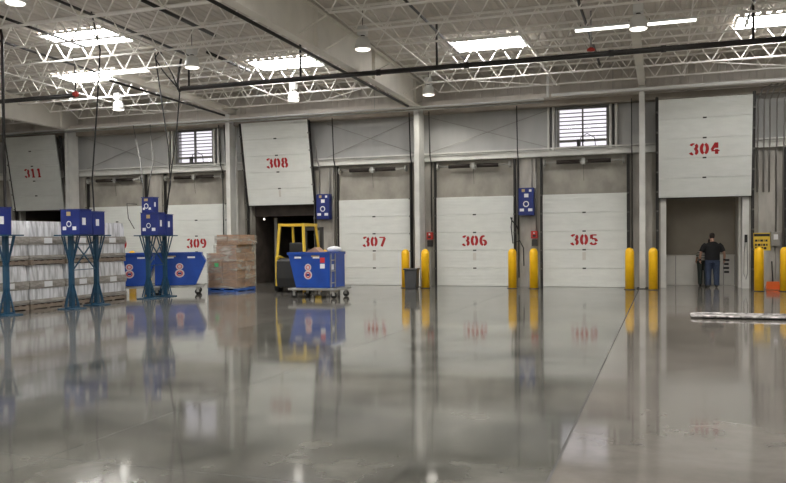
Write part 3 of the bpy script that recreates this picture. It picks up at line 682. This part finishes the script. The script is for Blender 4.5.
rod('hanging_cable', [(-14.17, 19.05, 2.7), (-14.4, 18.9, 2.72), (-14.36, 18.9, 2.3), (-14.2, 18.95, 2.0)], .012, 'black_rubber', 'thin cable looping off the side of the stacked boxes', 'cable', 'cables hanging down to the stands', 6)

# ------------------------------------------------------------------ wrapped white pallets, two high
def pallet(mb, w, d, z=0):
    for x in (-w / 2, -.06, w / 2 - .12): mb.box(x, x + .12, -d / 2, d / 2, z + .02, z + .10)
    n = 6
    for i in range(n):
        y = -d / 2 + i * (d - .1) / (n - 1); mb.box(-w / 2, w / 2, y, y + .1, z + .10, z + .122)
    for y in (-d / 2, -.05, d / 2 - .1): mb.box(-w / 2, w / 2, y, y + .1, z, z + .02)
    for y in (-d / 2, d / 2 - .03): mb.box(-w / 2, w / 2, y, y + .02, z + .02, z + .05)
    return mb
def wrapped():
    r = empty('wrapped_pallet', (0, 0, 0), 'w', 'pallet load')
    pallet(MB(), 1.1, 1.16).build('pallet', 'wood', r)
    m = MB(); n = 9; rg = []
    def ringbox(z, e): a, b = .53 + e, .57 + e; return [(-a, -b, z), (-a * .4, -b - .015, z), (a * .4, -b - .012, z), (a, -b, z), (a + .014, -b * .4, z), (a + .016, b * .4, z), (a, b, z), (a * .4, b + .015, z), (-a * .4, b + .015, z), (-a, b, z), (-a - .014, b * .4, z), (-a - .014, -b * .4, z)]
    zs = [(.13, -.01), (.3, .0), (.5, .004), (.7, -.004), (.92, -.012), (1.08, -.03)]
    for z, e in zs: m.v += ringbox(z, e)
    for i in range(len(zs) - 1):
        for k in range(12): m.f.append((i * 12 + k, i * 12 + (k + 1) % 12, (i + 1) * 12 + (k + 1) % 12, (i + 1) * 12 + k)); m.smooth.append(False)
    m.f.append(tuple(range((len(zs) - 1) * 12, len(zs) * 12))); m.smooth.append(False)
    m.build('load', 'wrapped_white', r)
    for z0, z1, e in ((.14, .24, .012), (.50, .70, .018)):
        b = MB(); b.v += ringbox(z0, e) + ringbox((z0 + z1) / 2, e + .012) + ringbox(z1, e)
        for i in range(2):
            for k in range(12): b.f.append((i * 12 + k, i * 12 + (k + 1) % 12, (i + 1) * 12 + (k + 1) % 12, (i + 1) * 12 + k)); b.smooth.append(False)
        b.build('wrap_band', 'grey_band', r)
    l = MB().add([(.582, y, z) for y, z in ((-.16, .53), (.12, .53), (.12, .67), (-.16, .67))], [(0, 1, 2, 3)]); l.build('paper_label', 'label_white', r)
    return r
w0 = None
places = ['beside the blue hoppers', 'second from the blue hoppers', 'third from the blue hoppers', 'fourth from the blue hoppers', 'fifth, nearest the camera']
for i in range(5):
    for t in (0, 1):
        r = wrapped() if w0 is None else copy_tree(w0); w0 = w0 or r
        r.location = (-15.18 + random.uniform(-.02, .02), 18.54 - 1.235 * i, t * 1.085)
        if i % 2: r.rotation_euler = (0, 0, random.uniform(-.01, .01))
        r['group'] = 'stretch-wrapped white pallet loads stacked two high'
        r['label'] = 'stretch-wrapped white pallet load, %s of its stack, %s' % (('bottom', 'top')[t], places[i])

# ------------------------------------------------------------------ brown boxes on blue pallet
bp = empty('blue_pallet', (-13.47, 23.02, 0), 'blue wooden pallet under the wrapped brown cartons', 'pallet')
pallet(MB(), 1.06, 1.24).build('deck_boards', 'blue_wood', bp)
cn = 0
for zi, (z, rows, off) in enumerate([(.125, 3, 0), (.405, 3, 0), (.685, 3, 0), (.965, 3, 0)]):
    for ix in range(2):
        for iy in range(2):
            x = -13.47 + (ix - .5) * .53; y = 23.02 + (iy - .5) * .61
            o = MB().box(-.255, .255, -.295, .295, 0, .272).build('carton', 'cardboard', None, (x, y, z), bevel=.008)
            tag(o, 'brown carton in the wrapped stack, %s layer, %s %s corner' % (('bottom', 'second', 'third', 'fourth')[zi], ('front', 'back')[iy], ('forklift-side' if ix else 'door 309 side')), 'carton', 'brown cartons in the wrapped stack')
for ix, (x, hw) in enumerate(((-13.48, .33), (-13.08, .0))):
    if hw: tag(MB().box(-.30, .45, -.5, .5, 0, .26).build('carton', 'cardboard', None, (-13.44, 23.02, 1.245), bevel=.008), 'low wide brown carton just under the top cartons', 'carton', 'brown cartons in the wrapped stack')
for s, l in ((0, 'top brown carton over door 309 side of the stack'), (1, 'top brown carton over forklift side of the stack')):
    tag(MB().box(0, .40, -.52, .52, 0, .32).build('carton', 'cardboard', None, (-13.70 + s * .41, 23.02, 1.51), bevel=.008), l, 'carton', 'brown cartons in the wrapped stack')
wr = MB()
for (z0, z1, x0, x1) in ((.1, 1.24, -14.02, -12.92), (1.245, 1.50, -13.76, -12.97), (1.52, 1.80, -13.72, -12.87)):
    wr.add([(x0, 22.39, z0), (x1, 22.39, z0), (x1, 23.66, z0), (x0, 23.66, z0), (x0, 22.39, z1), (x1, 22.39, z1), (x1, 23.66, z1), (x0, 23.66, z1)], [(0, 1, 5, 4), (1, 2, 6, 5), (2, 3, 7, 6), (3, 0, 4, 7)])
tag(wr.build('stretch_film', 'clear_wrap'), 'clear stretch film around the brown cartons', 'stretch film')
MB().box(-13.72, -13.58, 22.37, 22.385, .80, .92).build('green_sticker', 'label_yellow', bpy.data.objects['stretch_film'])
MATS['label_green'] = mat('label_green', (.08, .42, .16), .5); bpy.data.objects['green_sticker'].data.materials[0] = MATS['label_green']

# ------------------------------------------------------------------ blue hoppers on casters
def hopper(flip, lab, x, y, rz=0):
    r = empty('tilt_hopper', (x, y, 0), lab, 'hopper cart', 'blue hopper carts', rz=rz); s = -1 if flip else 1
    prof = [(-.66, 1.26), (.60, 1.26), (.60, .30), (-.42, .30), (-.68, 1.04)]; prof = [(-.62, 1.26), (.60, 1.26), (.60, .30), (-.46, .30), (-.74, 1.02)] if flip else [(-.66, 1.26), (.60, 1.26), (.60, .30), (-.42, .30)]
    q = [(s * a, b) for a, b in prof]
    if flip: q = q[::-1]
    mb = MB().prism(q, -.55, .55)
    o = mb.build('tub', 'blue_paint', r); 
    # solid tub; shade of a hollow inside is painted by the dark sheet contents
    rim = MB(); x0, x1 = (-.66, .60) if s > 0 else (-.60, .62)
    rim.box(x0 - .02, x1 + .02, -.58, -.53, 1.22, 1.29).box(x0 - .02, x1 + .02, .53, .58, 1.22, 1.29).box(x0 - .02, x0 + .03, -.53, .53, 1.22, 1.29).box(x1 - .03, x1 + .02, -.53, .53, 1.22, 1.29).build('rim', 'blue_paint', r)
    MB().box(-.68, .68 if flip else .80, -.56, .56, .225, .285).build('cart_deck', 'galvanised', r, bevel=.01)
    for cx in (-.52, .56 if flip else .68):
        for cy in (-.45, .45):
            w = MB().tube([(0, -.03, 0), (0, .03, 0)], .085, 18).build('caster', 'black_rubber', r, (cx * (s if flip else 1), cy, .087))
            MB().box(-.035, .035, -.045, -.033, -.01, .14).box(-.035, .035, .033, .045, -.01, .14).box(-.05, .05, -.05, .05, .125, .14).build('fork', 'galvanised', w)
    m = MB()
    cx = -.05 * s
    m.add([(cx + q * math.cos(2 * PI * k / 16), -.553, cz + q * math.sin(2 * PI * k / 16)) for q, cz in ((.10, .87), (.125, .66)) for k in range(16)], [tuple(range(16)), tuple(range(16, 32))]); m.build('round_emblem', 'label_pink', r)
    m = MB(); ring_logo(m, cx, .87, .065, -.556); ring_logo(m, cx, .66, .085, -.556); m.build('red_ring', 'label_red', r)
    MB().box(cx - .05, cx + .05, -.560, -.555, .63, .69).build('blue_bar', 'blue_box', r); MB().box(-.54, .54, -.5, .5, 1.255, 1.262).build('inner_shade', 'dark_steel', r) if s < 0 else None
    for a in (-.36, .2): MB().box(a * s - .1, a * s + .1, -.556, -.551, 1.12, 1.17).build('white_sticker', 'label_white', r)
    MB().box(.05 * s, .3 * s, -.556, -.551, 1.16, 1.2).build('tan_sticker', 'label_tan', r)
    return r
h1 = hopper(False, 'blue tilting hopper cart filled with scrap, in front of the forklift', -9.34, 20.72)
MB().box(.32, .46, -.557, -.551, 1.0, 1.14).build('red_notice', 'label_red', h1); MB().box(.32, .46, -.557, -.551, .84, .97).build('white_notice', 'label_white', h1)
m = MB()
for z in (.42, .75, 1.05): m.box(.60, .625, -.50, -.18, z, z + .03)
m.box(.60, .63, -.50, -.47, .3, 1.25).box(.60, .63, -.2, -.17, .3, 1.25).build('latch_frame', 'galvanised', h1)
MB().box(.601, .606, -.42, -.25, .80, .95).build('white_plate', 'label_white', h1)
h2 = hopper(True, 'blue hopper cart with a pointed end next to the brown cartons', -14.27, 21.20, .53); h2.scale = (1.12, 1, 1.0)
h3 = hopper(True, 'blue hopper cart partly hidden behind the wrapped white pallets', -15.53, 20.46, .53); h3.scale = (1.1, 1, 1.0)
# scrap lying in the hopper
tag(MB().prism([(-.28, 0), (.24, 0), (.05, .16)], -.2, .2).build('carton_scrap', 'cardboard', None, (-9.50, 20.95, 1.262)), 'folded brown carton sticking out of the blue hopper', 'carton')
tag(MB().sphere((0, 0, 0), .22, .2, .09, 12, 7).build('white_sack', 'label_white', None, (-8.98, 21.1, 1.36)), 'white bag on top of the blue hopper', 'bag')

# ------------------------------------------------------------------ forklift
fk = empty('forklift', (-11.06, 23.35, 0), 'yellow and black forklift parked in front of doorway 308', 'forklift')
MB().prism([(-1.0, .16), (-1.05, .45), (-1.02, 1.0), (-.8, 1.08), (-.35, 1.0), (-.1, .5), (.75, .42), (.75, .16)], -.42, .42, 'x').build('counterweight', 'black_rubber', fk, bevel=.03)
for s in (-.50, .42): MB().prism([(-.95, .2), (-.95, 1.12), (-.70, 1.16), (-.3, 1.05), (-.1, .62), (.7, .55), (.7, .2)], s, s + .08, 'x').build('side_panel', 'safety_yellow', fk, bevel=.015)
for s in (-1, 1):
    MB().tube([(s * .47, -.85, 1.1), (s * .41, -.78, 2.1)], .05, 4).build('guard_leg', 'safety_yellow', fk); MB().tube([(s * .48, .45, .5), (s * .41, .15, 2.1)], .045, 4).build('guard_leg', 'safety_yellow', fk)
m = MB()
for s in (-1, 1): m.box(s * .41 - .04, s * .41 + .04, -.82, .2, 2.07, 2.16)
for i in range(6): m.box(-.39, .39, -.82 + i * .19, -.76 + i * .19, 2.08, 2.15)
m.build('overhead_guard', 'safety_yellow', fk)
MB().box(-.24, .24, -.35, .12, 1.0, 1.12).box(-.24, .24, -.47, -.35, 1.02, 1.55).build('seat', 'black_rubber', fk, bevel=.03)
MB().box(-.24, .24, -.25, .1, .45, 1.0).build('seat_base', 'dark_steel', fk)
MB().tube([(-.05, .55, .55), (-.05, .38, 1.25)], .025, 8).build('steering_column', 'dark_steel', fk)
w = MB(); pr = [(.16 + .014 * math.cos(a * PI / 4), .014 * math.sin(a * PI / 4)) for a in range(9)]; w.lathe(pr); w.box(-.16, .16, -.012, .012, -.006, .006); sw = w.build('steering_wheel', 'black_rubber', fk, (-.05, .36, 1.27)); sw.rotation_euler = (.5, 0, 0)
for s in (-1, 1):
    for y, rr in ((-.62, .22), (.58, .25)): 
        o = MB().tube([(-.07, 0, 0), (.07, 0, 0)], rr, 22).build('wheel', 'black_rubber', fk, (s * .545, y, rr)); MB().tube([(-.075, 0, 0), (.075, 0, 0)], rr * .5, 16).build('hub', 'conduit_grey', o)
    MB().box(s * .3 - .05, s * .3 + .05, .80, .92, .1, 2.06).build('mast_rail', 'dark_steel', fk)
    MB().box(s * .27 - .05, s * .27 + .05, .97, 1.95, .03, .07).box(s * .27 - .05, s * .27 + .05, .97, 1.01, .07, .6).build('fork', 'dark_steel', fk)
MB().box(-.35, .35, .82, .9, 1.95, 2.05).box(-.35, .35, .82, .9, .5, .58).build('mast_crossbar', 'dark_steel', fk)
MB().box(-.45, .45, .92, .97, .3, .38).box(-.45, .45, .92, .97, .6, .68).build('carriage', 'dark_steel', fk)

# ------------------------------------------------------------------ steel dock plate lying on the floor
pl = empty('floor_plate', (1.92, 17.0, 0), 'long scuffed metal dock plate lying flat on the polished floor', 'metal plate')
MB().prism([(-1.42, -.22), (-1.36, -.30), (2.2, -.30), (2.2, .34), (-1.34, .34), (-1.42, .26)], .03, .05, 'z').build('plate', 'plate_steel', pl, bevel=.006)
MB().tube([(-1.40, -.18, .045), (-1.34, -.29, .05), (2.2, -.29, .05)], .024, 8).build('front_lip', 'plate_steel', pl)
MB().tube([(-1.40, .24, .045), (-1.30, .33, .05), (2.2, .33, .05)], .024, 8).build('rear_lip', 'plate_steel', pl)
for y in (-.2, .2): MB().box(-1.2, 2.1, y, y + .06, 0, .03).build('runner', 'black_rubber', pl)

# ------------------------------------------------------------------ people
def hand(mb, w, side, d):     # w wrist, d pointing direction
    w = Vector(w); d = Vector(d).normalized(); sd = Vector((side, 0, 0)); f = Vector((0, 1, 0))
    mb.tube([w, w + d * .05, w + d * .095], [.026, .036, .034], 8)
    for i, L in enumerate((.062, .075, .07, .055)):
        b = w + d * .085 + f * (.027 - .018 * i)
        mb.tube([b, b + d * L * .55 - sd * .006, b + d * L * .85 - sd * .03, b + d * L * .9 - sd * .048], [.0095, .009, .008, .007], 6)
    b = w + d * .03 + f * .02; mb.tube([b, b + d * .035 + f * .035, b + d * .065 + f * .045 - sd * .01], [.013, .011, .009], 6)
def head(mb, c, tilt=0):
    x, y, z = c
    mb.loft([((x, y + .01, z - .13), .05, .055), ((x, y + .025, z - .10), .058, .075), ((x, y + .02, z - .05), .068, .092), ((x, y + .005, z), .075, .098), ((x, y - .005, z + .05), .074, .096), ((x, y - .01, z + .09), .06, .08), ((x, y - .01, z + .115), .03, .045)], 18)
    mb.tube([(x, y + .10, z + .01), (x, y + .125, z - .03), (x, y + .10, z - .045)], [.01, .016, .012], 6)
    for s in (-1, 1): mb.tube([(x + s * .075, y, z + .025), (x + s * .088, y - .01, z), (x + s * .075, y, z - .03)], [.01, .016, .01], 6)
def man(x, y):
    r = empty('person', (x, y, 0), 'person in black t-shirt and blue jeans seen from behind in doorway 304', 'person')
    b = MB(); H = [0]
    hips = [((0, 0, .84), .17, .12), ((0, 0, .93), .175, .125), ((0, .01, 1.05), .16, .115), ((0, .02, 1.2), .18, .12), ((0, .03, 1.34), .205, .125), ((0, .04, 1.42), .17, .10), ((0, .05, 1.47), .08, .07)]
    b.loft(hips); b.tube([(0, .05, 1.42), (0, .09, 1.52), (0, .12, 1.58)], [.07, .058, .055], 10); head(b, (0, .16, 1.635))
    LEG = {}
    for s in (-1, 1):
        b.tube([(s * .09, 0, .88), (s * .105, .02, .5), (s * .11, -.01, .3), (s * .115, 0, .09)], [.10, .062, .058, .042], 12)
        b.tube([(s * .115, -.05, .05), (s * .12, .1, .045), (s * .125, .18, .03)], [.045, .04, .025], 8)
        e = (s * .345, -.02, 1.10); wr = (s * .355, .10, .90)
        b.tube([(s * .19, .03, 1.385), (s * .26, .01, 1.30), e, (s * .36, .04, 1.0), wr], [.07, .056, .042, .04, .028], 10)
        hand(b, wr, s, (.02 * s, .25, -.9))
    b.build('body', 'skin', r, remesh=.0085)
    sh = MB(); sh.loft([((0, 0, .88), .225, .155), ((0, .01, 1.05), .22, .15), ((0, .02, 1.2), .232, .152), ((0, .03, 1.33), .245, .15), ((0, .04, 1.41), .19, .12), ((0, .05, 1.47), .095, .085)])
    for s in (-1, 1): sh.tube([(s * .17, .03, 1.37), (s * .25, .012, 1.30), (s * .325, -.012, 1.15)], [.10, .09, .078], 12)
    sh.build('t_shirt', 'black_cloth', r, remesh=.012)
    j = MB(); j.loft([((0, 0, .78), .20, .14), ((0, 0, .93), .21, .145), ((0, 0, .98), .205, .14)])
    for s in (-1, 1): j.tube([(s * .105, 0, .86), (s * .118, .02, .5), (s * .12, -.01, .3), (s * .122, 0, .07)], [.125, .10, .092, .088], 14)
    j.build('jeans', 'denim', r, remesh=.012)
    for s in (-1, 1):
        MB().tube([(s * .12, -.09, .045), (s * .122, -.02, .055), (s * .125, .1, .05), (s * .13, .2, .038)], [.04, .05, .047, .03], 12).build('shoe', 'shoe', r)
        e = (s * .355, .10, .905); g = MB(); hand(g, e, s, (.02 * s, .25, -.9)); g.tube([(s * .357, .08, .94), (s * .356, .10, .90)], .033, 10); g.build('glove', 'black_cloth', r, remesh=.0075).scale = (1.0, 1.0, 1.0)
    hr = MB().loft([((0, .13, 1.56), .055, .05), ((0, .13, 1.60), .073, .078), ((0, .135, 1.66), .081, .088), ((0, .14, 1.72), .074, .09), ((0, .145, 1.75), .045, .06), ((0, .145, 1.76), .01, .02)], 16); hr.build('hair', 'hair', r)
    return r
p1 = man(1.45, 27.08); p1.scale = (1, 1, .985)
p2 = empty('person', (1.20, 27.68, 0), 'person in dark trousers and striped shirt mostly hidden, bending beyond the other person', 'person')
b = MB()
b.loft([((.0, 0, .80), .15, .11), ((0, 0, .90), .155, .115), ((.04, .03, 1.02), .145, .11), ((.10, .05, 1.14), .16, .12), ((.15, .07, 1.24), .17, .115), ((.18, .1, 1.31), .09, .07)])
b.tube([(.19, .09, 1.27), (.23, .15, 1.36)], [.06, .052], 10); head(b, (.24, .2, 1.44))
for s in (-1, 1):
    b.tube([(s * .085, 0, .84), (s * .09, .03, .47), (s * .09, -.01, .28), (s * .09, 0, .09)], [.09, .06, .055, .04], 12); b.tube([(s * .09, -.05, .05), (s * .095, .17, .035)], [.042, .03], 8)
    wx = (-.19, .28, .84) if s < 0 else (.40, .30, .85)
    b.tube([(.15 + s * .15, .07, 1.2), (.12 + s * .27, .12, 1.02), wx], [.058, .042, .027], 10); hand(b, wx, s, (0, .5, -.6))
b.build('body', 'skin', p2, remesh=.0085)
t = MB().loft([((.0, 0, .84), .172, .13), ((.03, .02, .98), .165, .128), ((.10, .05, 1.14), .182, .14), ((.15, .07, 1.25), .185, .13), ((.18, .1, 1.31), .10, .085)])
for s in (-1, 1): t.tube([(.15 + s * .14, .07, 1.21), (.12 + s * .265, .12, 1.03), (.12 + s * .29, .16, .97)], [.075, .06, .05], 12)
t.build('shirt', 'plaid_cloth', p2, remesh=.012)
t = MB().loft([((0, 0, .76), .16, .12), ((0, 0, .88), .165, .125)])
for s in (-1, 1): t.tube([(s * .085, 0, .82), (s * .09, .03, .47), (s * .09, -.01, .28), (s * .09, 0, .07)], [.105, .078, .074, .07], 14)
t.build('trousers', 'green_cloth', p2, remesh=.012)
for s in (-1, 1): MB().tube([(s * .09, -.09, .045), (s * .092, .0, .055), (s * .095, .19, .036)], [.04, .05, .03], 12).build('shoe', 'shoe', p2)
MB().loft([((.24, .17, 1.37), .055, .05), ((.24, .18, 1.44), .08, .085), ((.24, .185, 1.52), .074, .088), ((.24, .19, 1.555), .03, .04)], 16).build('hair', 'hair', p2)

# ------------------------------------------------------------------ daylight outside, camera
wd = bpy.data.worlds.new('world'); bpy.context.scene.world = wd; wd.use_nodes = True
bg = wd.node_tree.nodes['Background']; bg.inputs[0].default_value = (.97, .93, 1.0, 1); bg.inputs[1].default_value = .55
cd = bpy.data.cameras.new('camera'); cam = bpy.data.objects.new('camera', cd); C.objects.link(cam); bpy.context.scene.camera = cam
cd.sensor_width = 36; cd.lens = 794.2954 / 786 * 36; cd.shift_y = (258.515 - 241.5) / 786; cd.clip_end = 200; cd.clip_start = .1
yaw, pitch, roll = .3289, -.0238, -.0104
fw = Vector((-math.sin(yaw) * math.cos(pitch), math.cos(yaw) * math.cos(pitch), math.sin(pitch))); rt = Vector((math.cos(yaw), math.sin(yaw), 0)); up = rt.cross(fw)
r2 = rt * math.cos(roll) + up * math.sin(roll); u2 = up * math.cos(roll) - rt * math.sin(roll)
M = Matrix((r2, u2, -fw)).transposed().to_4x4(); M.translation = Vector((0, 0, 1.6193)); cam.matrix_world = M
sc = bpy.context.scene
sc.view_settings.view_transform = 'Standard'; sc.view_settings.look = 'None'; sc.view_settings.gamma = 1; sc.view_settings.use_curve_mapping = False
sc.view_settings.exposure = 1.2
try:
    sc.cycles.use_denoising = True; sc.cycles.max_bounces = 8; sc.cycles.diffuse_bounces = 4; sc.cycles.sample_clamp_indirect = 6
except Exception: pass
